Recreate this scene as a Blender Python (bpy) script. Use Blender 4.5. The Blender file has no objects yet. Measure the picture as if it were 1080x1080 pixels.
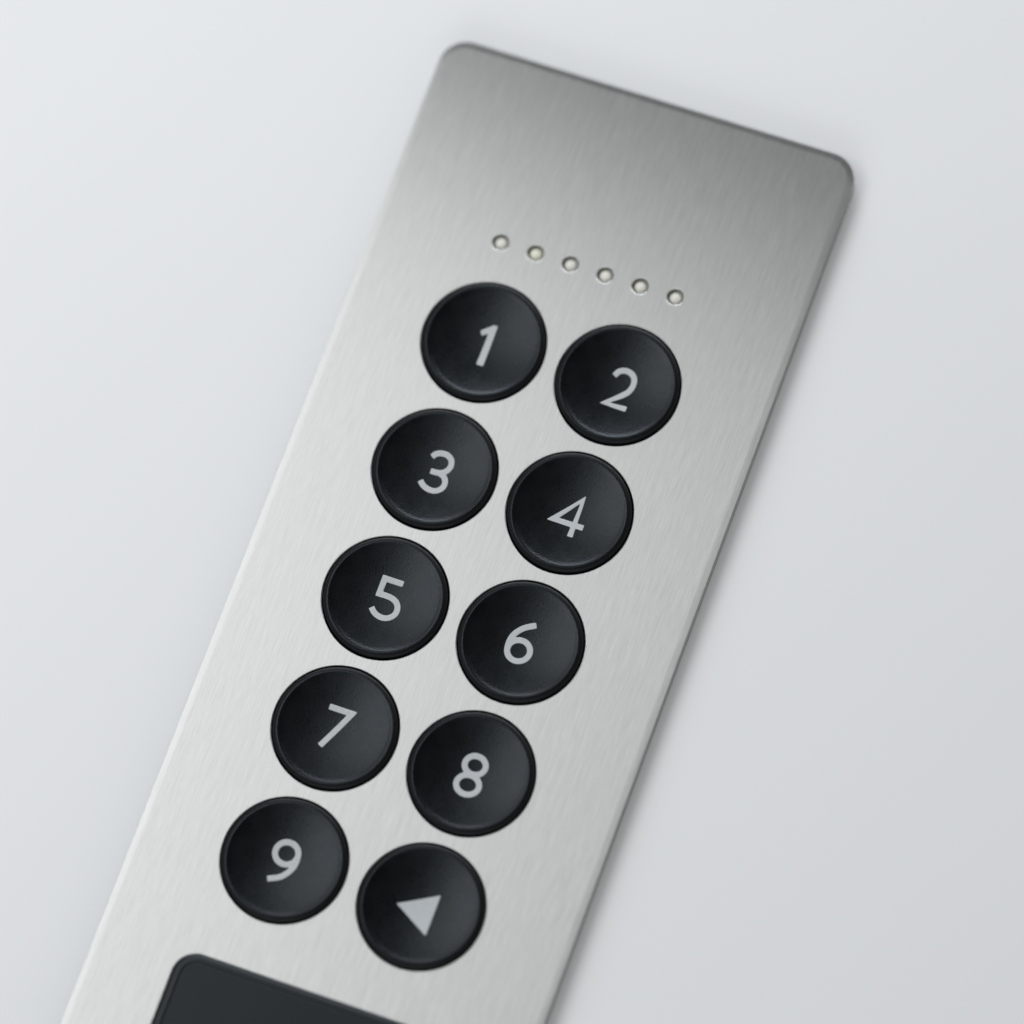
import bpy, bmesh, math
from mathutils import Vector, Matrix

# ------------------------------------------------------------------ units
U = 0.015            # one button pitch = 15 mm; plate coordinates below are in pitches
PT = 0.125            # plate thickness
GAP = 0.006           # gap under the plate, taken up by the rubber backing
TOP = PT + GAP       # height of the plate's face above the table
SY = 0.9839          # row pitch
S = bpy.context.scene

# ------------------------------------------------------------------ camera
R = [[0.9342716860434127, 0.3436552845095233, -0.09506556730061264],
     [0.30223231784428584, -0.9047147816063166, -0.30024455031006314],
     [-0.18918785031808802, 0.25177809549104957, -0.9491131375764674]]
CP = Vector((7.744597088255951, -10.589437727872038, 35.7513604802342 + TOP))
cam_d = bpy.data.cameras.new('camera')
cam = bpy.data.objects.new('camera', cam_d)
S.collection.objects.link(cam)
M = Matrix(((R[0][0], -R[1][0], -R[2][0], 0), (R[0][1], -R[1][1], -R[2][1], 0), (R[0][2], -R[1][2], -R[2][2], 0), (0, 0, 0, 1)))
cam.matrix_world = Matrix.Translation(CP * U) @ M
cam_d.sensor_width = 36
cam_d.lens = 5737.332 / 1080 * 36
cam_d.clip_start = 0.01
cam_d.clip_end = 50
cam_d.dof.use_dof = True
FP = Vector((1.0, -1.35, TOP))
cam_d.dof.focus_distance = (FP - CP).dot(Vector(R[2])) * U
cam_d.dof.aperture_fstop = 8.5
S.camera = cam

# ------------------------------------------------------------------ light
S.view_settings.view_transform = 'Standard'
S.view_settings.look = 'None'
S.view_settings.exposure = 0
S.view_settings.gamma = 1
S.view_settings.use_curve_mapping = False
S.render.engine = 'CYCLES'
W = bpy.data.worlds.new('World')
S.world = W
W.use_nodes = True
wt = W.node_tree
bg = wt.nodes['Background']


def wmath(op, a, b=None, clamp=False):
    n = wt.nodes.new('ShaderNodeMath')
    n.operation = op
    n.use_clamp = clamp
    for k, v in enumerate((a, b)):
        if v is None:
            continue
        if isinstance(v, (int, float)):
            n.inputs[k].default_value = v
        else:
            wt.links.new(v, n.inputs[k])
    return n.outputs[0]


# room-like environment: brighter right fills the shadow, overhead dark lobe added to shape reflections
ENV, ENV_SIDE, ENV_DARK = 0.55, -0.20, 0.018
tc = wt.nodes.new('ShaderNodeTexCoord')
dot = wt.nodes.new('ShaderNodeVectorMath')
dot.operation = 'DOT_PRODUCT'
dot.inputs[1].default_value = Vector((0.22, 0.30, 0.92)).normalized()
wt.links.new(tc.outputs['Generated'], dot.inputs[0])
sx = wt.nodes.new('ShaderNodeSeparateXYZ')
wt.links.new(tc.outputs['Generated'], sx.inputs[0])
lobe = wt.nodes.new('ShaderNodeMapRange')
lobe.interpolation_type = 'SMOOTHSTEP'
lobe.inputs['From Min'].default_value = math.cos(math.radians(58))
lobe.inputs['From Max'].default_value = math.cos(math.radians(32))
wt.links.new(dot.outputs['Value'], lobe.inputs['Value'])
side = wmath('SUBTRACT', ENV, wmath('MULTIPLY', sx.outputs[0], ENV_SIDE))
inv = wmath('SUBTRACT', 1.0, lobe.outputs[0])
tot = wmath('ADD', wmath('MULTIPLY', side, inv), wmath('MULTIPLY', lobe.outputs[0], ENV_DARK))
tint = wt.nodes.new('ShaderNodeMix')          # cool on the left, a little warmer on the right
tint.data_type = 'RGBA'
tint.inputs[6].default_value = (0.925, 0.97, 1.02, 1)
tint.inputs[7].default_value = (1.0, 0.945, 0.86, 1)
wt.links.new(wmath('MULTIPLY', wmath('ADD', sx.outputs[0], 1.0), 0.5), tint.inputs[0])
wt.links.new(tint.outputs[2], bg.inputs['Color'])
wt.links.new(tot, bg.inputs['Strength'])


def area(name, loc, target, sx, sy, radiance, col):
    d = bpy.data.lights.new(name, 'AREA')
    d.shape = 'RECTANGLE'
    d.size, d.size_y = sx * U, sy * U
    d.energy = radiance * math.pi * d.size * d.size_y
    d.color = col
    o = bpy.data.objects.new(name, d)
    S.collection.objects.link(o)
    o.location = Vector(loc) * U
    o.rotation_euler = (Vector(target) - Vector(loc)).to_track_quat('-Z', 'Y').to_euler()
    return o


def softbox(name, corner, ang, h, length, width, radiance, col):
    """horizontal panel at height h; `corner` is its far right corner, turned by `ang`"""
    d = bpy.data.lights.new(name, 'AREA')
    d.shape = 'RECTANGLE'
    d.size, d.size_y = width * U, length * U
    d.energy = radiance * math.pi * d.size * d.size_y
    d.color = col
    o = bpy.data.objects.new(name, d)
    S.collection.objects.link(o)
    n = Vector((math.sin(ang), math.cos(ang)))
    t = Vector((n.y, -n.x))
    c = Vector(corner) - n * length / 2 - t * width / 2
    o.location = Vector((c.x, c.y, h)) * U
    o.rotation_euler = (0, 0, -ang)
    return o


softbox('softbox_light', (-3.95, 8.45), math.radians(8), 22, 22, 16, 2.07, (1.0, 1.0, 0.985))
area('back_fill_light', (-9, 42, 20), (0, -1, 0), 44, 24, 5.9, (0.925, 0.955, 1.0))  # added lamp behind the plate, brightens the table with little shadow on the right
area('fill_light', (3, -46, 20), (0, -1, 0), 44, 24, 1.9, (0.925, 0.955, 1.0))


# ------------------------------------------------------------------ materials
def mat(name):
    m = bpy.data.materials.new(name)
    m.use_nodes = True
    nt = m.node_tree
    return m, nt, nt.nodes['Principled BSDF']


def N(nt, kind, **kw):
    n = nt.nodes.new(kind)
    for k, v in kw.items():
        setattr(n, k, v)
    return n


def noise(nt, scale_vec, detail=3, rough=0.5):
    tc = N(nt, 'ShaderNodeTexCoord')
    mp = N(nt, 'ShaderNodeMapping')
    mp.inputs['Scale'].default_value = scale_vec
    nt.links.new(tc.outputs['Object'], mp.inputs['Vector'])
    n = N(nt, 'ShaderNodeTexNoise')
    n.inputs['Scale'].default_value = 1
    n.inputs['Detail'].default_value = detail
    n.inputs['Roughness'].default_value = rough
    nt.links.new(mp.outputs['Vector'], n.inputs['Vector'])
    return n.outputs['Fac']


def ramp(nt, fac, a, b, lo=0.3, hi=0.7):
    r = N(nt, 'ShaderNodeMapRange')
    r.inputs['From Min'].default_value = lo
    r.inputs['From Max'].default_value = hi
    r.inputs['To Min'].default_value = a
    r.inputs['To Max'].default_value = b
    nt.links.new(fac, r.inputs['Value'])
    return r.outputs['Result']


def mixcol(nt, fac, a, b):
    r = N(nt, 'ShaderNodeMix', data_type='RGBA')
    r.inputs[6].default_value = (*a, 1)
    r.inputs[7].default_value = (*b, 1)
    nt.links.new(fac, r.inputs[0])
    return r.outputs[2]


def bump(nt, p, fac, dist, strength=1.0):
    b = N(nt, 'ShaderNodeBump')
    b.inputs['Distance'].default_value = dist
    b.inputs['Strength'].default_value = strength
    nt.links.new(fac, b.inputs['Height'])
    nt.links.new(b.outputs['Normal'], p.inputs['Normal'])
    return b


# brushed stainless steel, grain along the plate
STEEL, nt, p = mat('brushed_steel')
p.inputs['Metallic'].default_value = 1
p.inputs['Anisotropic'].default_value = 0.9
tv = N(nt, 'ShaderNodeVectorTransform', vector_type='VECTOR', convert_from='OBJECT', convert_to='WORLD')
tv.inputs[0].default_value = (1, 0, 0)
nt.links.new(tv.outputs[0], p.inputs['Tangent'])
fine = noise(nt, (7200, 280, 280), 5, 0.72)
broad = noise(nt, (2000, 120, 120), 3, 0.6)
hv = N(nt, 'ShaderNodeMix', data_type='FLOAT')
hv.inputs[0].default_value = 0.22
nt.links.new(fine, hv.inputs[2])
nt.links.new(broad, hv.inputs[3])
nt.links.new(mixcol(nt, ramp(nt, hv.outputs[0], 0, 1, 0.34, 0.66), (0.725, 0.75, 0.748), (0.92, 0.945, 0.942)), p.inputs['Base Color'])
nt.links.new(ramp(nt, hv.outputs[0], 0.34, 0.39), p.inputs['Roughness'])
bump(nt, p, fine, 0.000003, 0.35)

# edge and hole walls: plain cut steel
CUT, nt, p = mat('cut_steel')
p.inputs['Metallic'].default_value = 1
p.inputs['Base Color'].default_value = (0.38, 0.38, 0.37, 1)
nt.links.new(ramp(nt, noise(nt, (900, 900, 300)), 0.38, 0.5), p.inputs['Roughness'])

# matt black button plastic with a fine grain
BLACK, nt, p = mat('black_plastic')
g = noise(nt, (5600, 5600, 5600), 3, 0.6)
nt.links.new(mixcol(nt, g, (0.0022, 0.0026, 0.0032), (0.0036, 0.0042, 0.005)), p.inputs['Base Color'])
nt.links.new(ramp(nt, noise(nt, (500, 500, 500), 3), 0.25, 0.31), p.inputs['Roughness'])
p.inputs['Specular IOR Level'].default_value = 0.43
bump(nt, p, g, 0.00003, 0.7)
p.inputs['Specular Tint'].default_value = (0.80, 0.90, 1.0, 1)

# matt flank of buttons and panel frame; specular cut to darken the rims
FLANK, nt, p = mat('matt_flank')
nt.links.new(mixcol(nt, noise(nt, (7000, 7000, 7000), 2), (0.002, 0.0022, 0.0025), (0.0035, 0.0038, 0.0042)), p.inputs['Base Color'])
p.inputs['Roughness'].default_value = 0.5
p.inputs['Specular IOR Level'].default_value = 0.18
p.inputs['Specular Tint'].default_value = (0.82, 0.92, 1.0, 1)

PANEL, nt, p = mat('panel_plastic')
g = noise(nt, (6000, 6000, 6000), 2, 0.5)
nt.links.new(mixcol(nt, g, (0.007, 0.008, 0.0088), (0.011, 0.0122, 0.013)), p.inputs['Base Color'])
p.inputs['Roughness'].default_value = 0.4
p.inputs['Specular IOR Level'].default_value = 0.36
bump(nt, p, g, 0.000012, 0.3)
p.inputs['Specular Tint'].default_value = (0.80, 0.92, 1.0, 1)

GASKET, nt, p = mat('dark_rubber')
p.inputs['Base Color'].default_value = (0.006, 0.006, 0.007, 1)
nt.links.new(ramp(nt, noise(nt, (800, 800, 800)), 0.6, 0.75), p.inputs['Roughness'])

PRINT, nt, p = mat('grey_print')
nt.links.new(mixcol(nt, noise(nt, (2500, 2500, 2500), 3), (0.44, 0.465, 0.485), (0.53, 0.558, 0.58)), p.inputs['Base Color'])
p.inputs['Roughness'].default_value = 0.5


def lens(name, col):
    m, nt, p = mat(name)
    nt.links.new(mixcol(nt, noise(nt, (1500, 1500, 1500), 2), col, tuple(c * 1.06 for c in col)), p.inputs['Base Color'])
    p.inputs['Roughness'].default_value = 0.3
    p.inputs['Subsurface Weight'].default_value = 0.15
    p.inputs['Subsurface Radius'].default_value = (0.0006, 0.0006, 0.0005)
    return m


LENS_W = lens('milky_lens', (0.77, 0.76, 0.70))
LENS_Y = lens('yellowish_lens', (0.77, 0.775, 0.65))

TABLE, nt, p = mat('white_table')
nt.links.new(mixcol(nt, noise(nt, (18, 18, 18), 4), (0.806, 0.818, 0.832), (0.823, 0.835, 0.849)), p.inputs['Base Color'])
p.inputs['Roughness'].default_value = 0.55
bump(nt, p, noise(nt, (1600, 1600, 1600), 3), 0.00002, 0.15)


# ------------------------------------------------------------------ helpers
def link(name, bm, mats, parent=None, smooth=None):
    me = bpy.data.meshes.new(name)
    for f in bm.faces:
        if smooth is not None:
            f.smooth = smooth
    bm.to_mesh(me)
    bm.free()
    for m in mats if isinstance(mats, (list, tuple)) else [mats]:
        me.materials.append(m)
    o = bpy.data.objects.new(name, me)
    S.collection.objects.link(o)
    o.parent = parent
    return o


def rrect(x0, y0, x1, y1, r, n=14):
    out = []
    for cx, cy, a0 in ((x1 - r, y1 - r, 0), (x0 + r, y1 - r, 90), (x0 + r, y0 + r, 180), (x1 - r, y0 + r, 270)):
        for k in range(n + 1):
            a = math.radians(a0 + 90 * k / n)
            out.append((cx + r * math.cos(a), cy + r * math.sin(a)))
    return out


def circ(cx, cy, r, n=96):
    return [(cx + r * math.cos(2 * math.pi * k / n), cy + r * math.sin(2 * math.pi * k / n)) for k in range(n)]


def ring(bm, pts, z):
    return [bm.verts.new((x * U, y * U, z * U)) for x, y in pts]


def bridge(bm, a, b, mi=0, smooth=True):
    n = len(a)
    for k in range(n):
        f = bm.faces.new((a[k], a[(k + 1) % n], b[(k + 1) % n], b[k]))
        f.material_index = mi
        f.smooth = smooth


def close_edges(bm, v):
    return [bm.edges.get((v[k], v[(k + 1) % len(v)])) or bm.edges.new((v[k], v[(k + 1) % len(v)])) for k in range(len(v))]


def lathe(bm, prof, n=96, cap_last=True):
    rings = []
    for r, z in prof:
        if r < 1e-6:
            rings.append([bm.verts.new((0, 0, z * U))])
        else:
            rings.append(ring(bm, circ(0, 0, r, n), z))
    for a, b in zip(rings, rings[1:]):
        if len(b) == 1:
            for k in range(n):
                bm.faces.new((a[k], a[(k + 1) % n], b[0]))
        else:
            bridge(bm, a, b)
    for f in bm.faces:
        f.smooth = True
    bmesh.ops.recalc_face_normals(bm, faces=bm.faces[:])


# ------------------------------------------------------------------ table
bm = bmesh.new()
vs = ring(bm, rrect(-60, -60, 60, 60, 2), 0)
lo = ring(bm, rrect(-60, -60, 60, 60, 2), -2)
bm.faces.new(vs)
bm.faces.new(lo[::-1])
bridge(bm, vs, lo, 0, False)
bmesh.ops.recalc_face_normals(bm, faces=bm.faces[:])
table = link('table_surface', bm, TABLE)
table['kind'] = 'structure'

# ------------------------------------------------------------------ keypad
keypad = bpy.data.objects.new('keypad', None)
S.collection.objects.link(keypad)
keypad.empty_display_size = 0.01
keypad['label'] = 'brushed steel keypad plate with ten round black buttons lying on a white table'
keypad['category'] = 'keypad'

# faceplate outline and holes
X0, X1, Y0, Y1 = -1.043, 2.067, -8.6, 2.097
CR = 0.20
BUTTONS = [(i, -j * SY) for j in range(5) for i in (0, 1)]
BR = 0.437
LEDS = [(-0.144 + 0.2613 * k, 0.7385) for k in range(6)]
PX0, PX1, PY0, PY1, PR = -0.449, 1.449, -7.4, -4.738, 0.16


def holes():
    for x, y in BUTTONS:
        yield lambda d, x=x, y=y: circ(x, y, BR + 0.007 + d, 96), 0.008
    for x, y in LEDS:
        yield lambda d, x=x, y=y: circ(x, y, 0.060 + d, 40), 0.005
    yield lambda d: rrect(PX0 - 0.004 - d, PY0 - 0.004 - d, PX1 + 0.004 + d, PY1 + 0.004 + d, PR + 0.004 + d), 0.008


bm = bmesh.new()
edges = []
prev = None
for d, z, mi in ((0.045, 0, 0), (0.026, -0.0007, 0), (0, -0.0027, 0), (0, -PT, 1)):
    v = ring(bm, rrect(X0 + d, Y0 + d, X1 - d, Y1 - d, max(CR - d, 0.02)), z)
    if prev:
        bridge(bm, prev, v, mi, mi == 0)
        if mi == 1:                      # crisp sheared corner
            for e in close_edges(bm, prev):
                e.smooth = False
    else:
        edges += close_edges(bm, v)
    prev = v
bottoms = close_edges(bm, prev)
for fn, ch in holes():
    a = ring(bm, fn(ch), 0)
    b = ring(bm, fn(ch * 0.3), -ch * 0.3)
    b2 = ring(bm, fn(0), -ch)
    c = ring(bm, fn(0), -PT)
    bridge(bm, b, a)
    bridge(bm, b2, b)
    bridge(bm, c, b2, 1)
    edges += close_edges(bm, a)
    bottoms += close_edges(bm, c)
for es in (edges, bottoms):
    r = bmesh.ops.triangle_fill(bm, use_beauty=True, use_dissolve=False, edges=es)
    for g in r['geom']:
        if isinstance(g, bmesh.types.BMFace):
            g.smooth = False
            g.material_index = 0
bmesh.ops.recalc_face_normals(bm, faces=bm.faces[:])
plate = link('faceplate', bm, [STEEL, CUT], keypad)
plate.location.z = TOP * U

# thin rubber backing under the plate
bm = bmesh.new()
prev = None
for z in (GAP - 0.001, 0.0):
    v = ring(bm, rrect(X0 + 0.06, Y0 + 0.06, X1 - 0.06, Y1 - 0.06, 0.16), z)
    if prev:
        bridge(bm, prev, v, 0, False)
    else:
        bm.faces.new(v)
    prev = v
bm.faces.new(prev[::-1])
bmesh.ops.recalc_face_normals(bm, faces=bm.faces[:])
link('rubber_backing', bm, GASKET, keypad)

# ------------------------------------------------------------------ numerals (signed distance + marching squares)
HW = 0.0208          # half stroke width


def seg_dist(px, py, a, b):
    dx, dy = b[0] - a[0], b[1] - a[1]
    t = max(0.0, min(1.0, ((px - a[0]) * dx + (py - a[1]) * dy) / (dx * dx + dy * dy)))
    return math.hypot(px - a[0] - t * dx, py - a[1] - t * dy)


def poly_sdf(px, py, poly):
    d = 1e9
    wn = 0
    n = len(poly)
    for k in range(n):
        a, b = poly[k], poly[(k + 1) % n]
        d = min(d, seg_dist(px, py, a, b))
        if (a[1] > py) != (b[1] > py) and px < (b[0] - a[0]) * (py - a[1]) / (b[1] - a[1]) + a[0]:
            wn += 1 if b[1] > a[1] else -1
    return -d if wn else d


def buffer_line(pts, w=HW):
    L, Rr = [], []
    n = len(pts)
    for k in range(n):
        p = Vector(pts[k])
        t0 = (p - Vector(pts[k - 1])).normalized() if k else None
        t1 = (Vector(pts[k + 1]) - p).normalized() if k < n - 1 else None
        t0 = t0 or t1
        t1 = t1 or t0
        n0, n1 = Vector((-t0.y, t0.x)), Vector((-t1.y, t1.x))
        m = n0 + n1
        m = m / max(m.dot(n0), 0.42)          # miter, limited
        L.append(tuple(p + m * w))
        Rr.append(tuple(p - m * w))
    return L + Rr[::-1]


def catmull(pts, n=8):
    q = [Vector(p) for p in pts]
    q = [q[0] * 2 - q[1]] + q + [q[-1] * 2 - q[-2]]
    out = []
    for k in range(1, len(q) - 2):
        for s in range(n):
            t = s / n
            a, b, c, d = q[k - 1], q[k], q[k + 1], q[k + 2]
            out.append(0.5 * (2 * b + (c - a) * t + (2 * a - 5 * b + 4 * c - d) * t * t + (3 * b - a - 3 * c + d) * t ** 3))
    out.append(q[-2])
    return [tuple(v) for v in out]


def arc(cx, cy, a, b, d0, d1, n=20):
    return [(cx + a * math.cos(math.radians(d0 + (d1 - d0) * k / n)), cy + b * math.sin(math.radians(d0 + (d1 - d0) * k / n))) for k in range(n + 1)]


GLYPHS = {
    '1': [('fill', [(0.024, 0.1445), (0.0525, 0.1445), (0.0545, -0.166), (0.003, -0.166), (0.0055, 0.075), (-0.0345, 0.047), (-0.0555, 0.078)])],
    '2': [('curve', [(-0.0487, 0.0605), (-0.0295, 0.0955), (0.0075, 0.1168), (0.0535, 0.1135), (0.0895, 0.0845), (0.1015, 0.034), (0.0855, -0.022), (0.048, -0.066)]),
          ('line', [(0.052, -0.0615), (-0.0464, -0.149), (0.1154, -0.149)])],
    '3': [('curve', [(-0.0540, 0.083), (-0.0338, 0.1106), (-0.0002, 0.1265), (0.044, 0.1267), (0.0806, 0.1046), (0.0949, 0.0661), (0.085, 0.0253), (0.0551, -0.0035), (0.0121, -0.0146), (-0.0287, -0.0154)]),
          ('curve', [(0.0315, -0.0113), (0.0715, -0.0251), (0.096, -0.0578), (0.0992, -0.0945), (0.0812, -0.1278), (0.0465, -0.1479), (-0.0008, -0.1475), (-0.0419, -0.1309), (-0.0713, -0.1045)])],
    '4': [('line', [(0.1262, -0.072), (-0.0985, -0.072), (0.0577, 0.124), (0.0577, -0.162)])],
    '5': [('line', [(0.0822, 0.1338), (-0.0555, 0.1338), (-0.0562, 0.0191), (-0.025, 0.0193)]),
          ('curve', [(-0.0425, 0.0196), (-0.0061, 0.0205), (0.0386, 0.0158), (0.0795, -0.0036), (0.1028, -0.0405), (0.1031, -0.083), (0.0806, -0.1172), (0.0422, -0.1364), (-0.0051, -0.1352), (-0.0435, -0.1172), (-0.0715, -0.0900)])],
    '6': [('ring', (0.0036, -0.0578, 0.0797, 0.0759)),
          ('curve', [(-0.0766, -0.0680), (-0.0805, -0.0180), (-0.0720, 0.0301), (-0.0475, 0.0727), (-0.0072, 0.1123), (0.0601, 0.1496)])],
    '7': [('line', [(-0.0961, 0.1345), (0.0730, 0.1345), (-0.0601, -0.1479)])],
    '8': [('ring', (0.0031, 0.0654, 0.0735, 0.0655)), ('ring', (0.0009, -0.0795, 0.0800, 0.0690))],
    '9': [('ring', (-0.0061, 0.0526, 0.0808, 0.0775)),
          ('curve', [(0.0739, 0.0640), (0.0779, 0.0134), (0.0687, -0.0337), (0.0444, -0.0783), (0.0053, -0.1193), (-0.0682, -0.1575)])],
    'triangle': [('fill', [(-0.168, -0.031), (0.0985, 0.119), (0.0985, -0.181)])],
}


def glyph_shapes(g):
    out = []
    for kind, d in GLYPHS[g]:
        if kind == 'fill':
            out.append((d, None))
        elif kind == 'ring':
            cx, cy, a, b = d
            out.append((arc(cx, cy, a + HW, b + HW, 0, 360, 56)[:-1], arc(cx, cy, a - HW, b - HW, 0, 360, 56)[:-1]))
        else:
            out.append((buffer_line(catmull(d) if kind == 'curve' else d), None))
    return out


def glyph_mesh(g, zfun):
    shapes = glyph_shapes(g)

    def sdf(x, y):
        best = 1e9
        for o, i in shapes:
            v = poly_sdf(x, y, o)
            if i:
                v = max(v, -poly_sdf(x, y, i))
            best = min(best, v)
        return best
    h = 0.0075
    x0, y0, nx, ny = -0.20, -0.21, 54, 56
    val = [[sdf(x0 + i * h, y0 + j * h) for i in range(nx)] for j in range(ny)]
    bm = bmesh.new()
    cache = {}

    def corner(i, j):
        k = ('c', i, j)
        if k not in cache:
            x, y = x0 + i * h, y0 + j * h
            cache[k] = bm.verts.new((x * U, y * U, zfun(math.hypot(x, y)) * U))
        return cache[k]

    def cross(i, j, i2, j2):
        k = ('e',) + ((i, j, i2, j2) if (i, j) < (i2, j2) else (i2, j2, i, j))
        if k not in cache:
            a, b = val[j][i], val[j2][i2]
            t = a / (a - b)
            x, y = x0 + (i + (i2 - i) * t) * h, y0 + (j + (j2 - j) * t) * h
            cache[k] = bm.verts.new((x * U, y * U, zfun(math.hypot(x, y)) * U))
        return cache[k]
    for j in range(ny - 1):
        for i in range(nx - 1):
            c = [(i, j), (i + 1, j), (i + 1, j + 1), (i, j + 1)]
            ins = [val[b][a] < 0 for a, b in c]
            if not any(ins):
                continue
            loop = []
            for k in range(4):
                a, b = c[k], c[(k + 1) % 4]
                if ins[k]:
                    loop.append(corner(*a))
                if ins[k] != ins[(k + 1) % 4]:
                    loop.append(cross(*a, *b))
            if len(loop) >= 3:
                bm.faces.new(loop)
    for f in bm.faces:
        f.smooth = True
    # the print has a hair's thickness
    r = bmesh.ops.extrude_face_region(bm, geom=bm.faces[:])
    vs = [g for g in r['geom'] if isinstance(g, bmesh.types.BMVert)]
    bmesh.ops.translate(bm, verts=vs, vec=(0, 0, 0.0016 * U))
    bmesh.ops.recalc_face_normals(bm, faces=bm.faces[:])
    return bm


# ------------------------------------------------------------------ buttons
CREST = 0.397         # radius of the crest between shoulder and dish
ZC = 0.030            # crest height above the plate
DIP = 0.045           # depth of the dish


def dish(r):
    t = min(r / (CREST - 0.012), 1.0)
    return ZC - 0.004 - DIP * (1 - t * t)


def button_mesh():
    prof = [(BR - 0.002, -PT + 0.005), (BR - 0.002, -0.02), (BR - 0.002, -0.01), (BR - 0.004, 0.004)]
    # rounded shoulder
    for k in range(1, 9):
        a = math.radians(90 * k / 9)
        prof.append((BR - 0.005 - (BR - 0.005 - CREST - 0.004) * (1 - math.cos(a)), 0.006 + (ZC - 0.006) * math.sin(a)))
    prof += [(CREST + 0.002, ZC), (CREST - 0.005, ZC - 0.0008)]
    for k in range(0, 15):
        r = (CREST - 0.012) * (1 - k / 15)
        prof.append((r, dish(r)))
    prof.append((0, dish(0)))
    bm = bmesh.new()
    lathe(bm, prof)
    for f in bm.faces:
        c = f.calc_center_median()
        f.material_index = 1 if math.hypot(c.x, c.y) > (CREST + 0.006) * U else 0
    return bm


proto = None
WORDS = ['1', '2', '3', '4', '5', '6', '7', '8', '9', 'triangle']
for (x, y), g in zip(BUTTONS, WORDS):
    if proto is None:
        b = proto = link('button', button_mesh(), [BLACK, FLANK], keypad)
    else:
        b = proto.copy()
        S.collection.objects.link(b)
        b.parent = keypad
    b.location = (x * U, y * U, TOP * U)
    b['label'] = 'round black dished button printed with a grey ' + ('left-pointing triangle' if g == 'triangle' else 'number ' + g)
    link('arrow_mark' if g == 'triangle' else 'numeral', glyph_mesh(g, lambda r: dish(r) + 0.0008), PRINT, b)

# ------------------------------------------------------------------ indicator lights
for k, (x, y) in enumerate(LEDS):
    bm = bmesh.new()
    prof = [(0.0585, -PT + 0.005), (0.0585, -0.044), (0.0565, -0.042), (0.049, -0.041)]
    for s in range(0, 9):
        a = math.radians(90 * s / 8)
        prof.append((0.046 * math.cos(a) if s < 8 else 0, -0.036 + 0.024 * math.sin(a)))
    lathe(bm, prof, 40)
    o = link('indicator_light', bm, LENS_Y if k == 1 else LENS_W, keypad)
    o.location = (x * U, y * U, TOP * U)

# ------------------------------------------------------------------ black reader panel
bm = bmesh.new()
prev = None
for d, z, mi in ((0.0, -PT + 0.005, 1), (0.0, 0.002, 1), (0.003, 0.005, 1), (0.048, 0.0085, 0), (0.0515, 0.0085, 0), (0.0535, 0.001, 1), (0.0565, 0.001, 1), (0.0585, 0.008, 1), (0.0625, 0.009, 0)):
    v = ring(bm, rrect(PX0 + d, PY0 + d, PX1 - d, PY1 - d, PR - d), z)
    if prev:
        bridge(bm, prev, v, mi, True)
    prev = v
f = bm.faces.new(prev)
f.smooth = False
bmesh.ops.recalc_face_normals(bm, faces=bm.faces[:])
o = link('reader_panel', bm, [PANEL, FLANK], keypad)
o.location.z = TOP * U
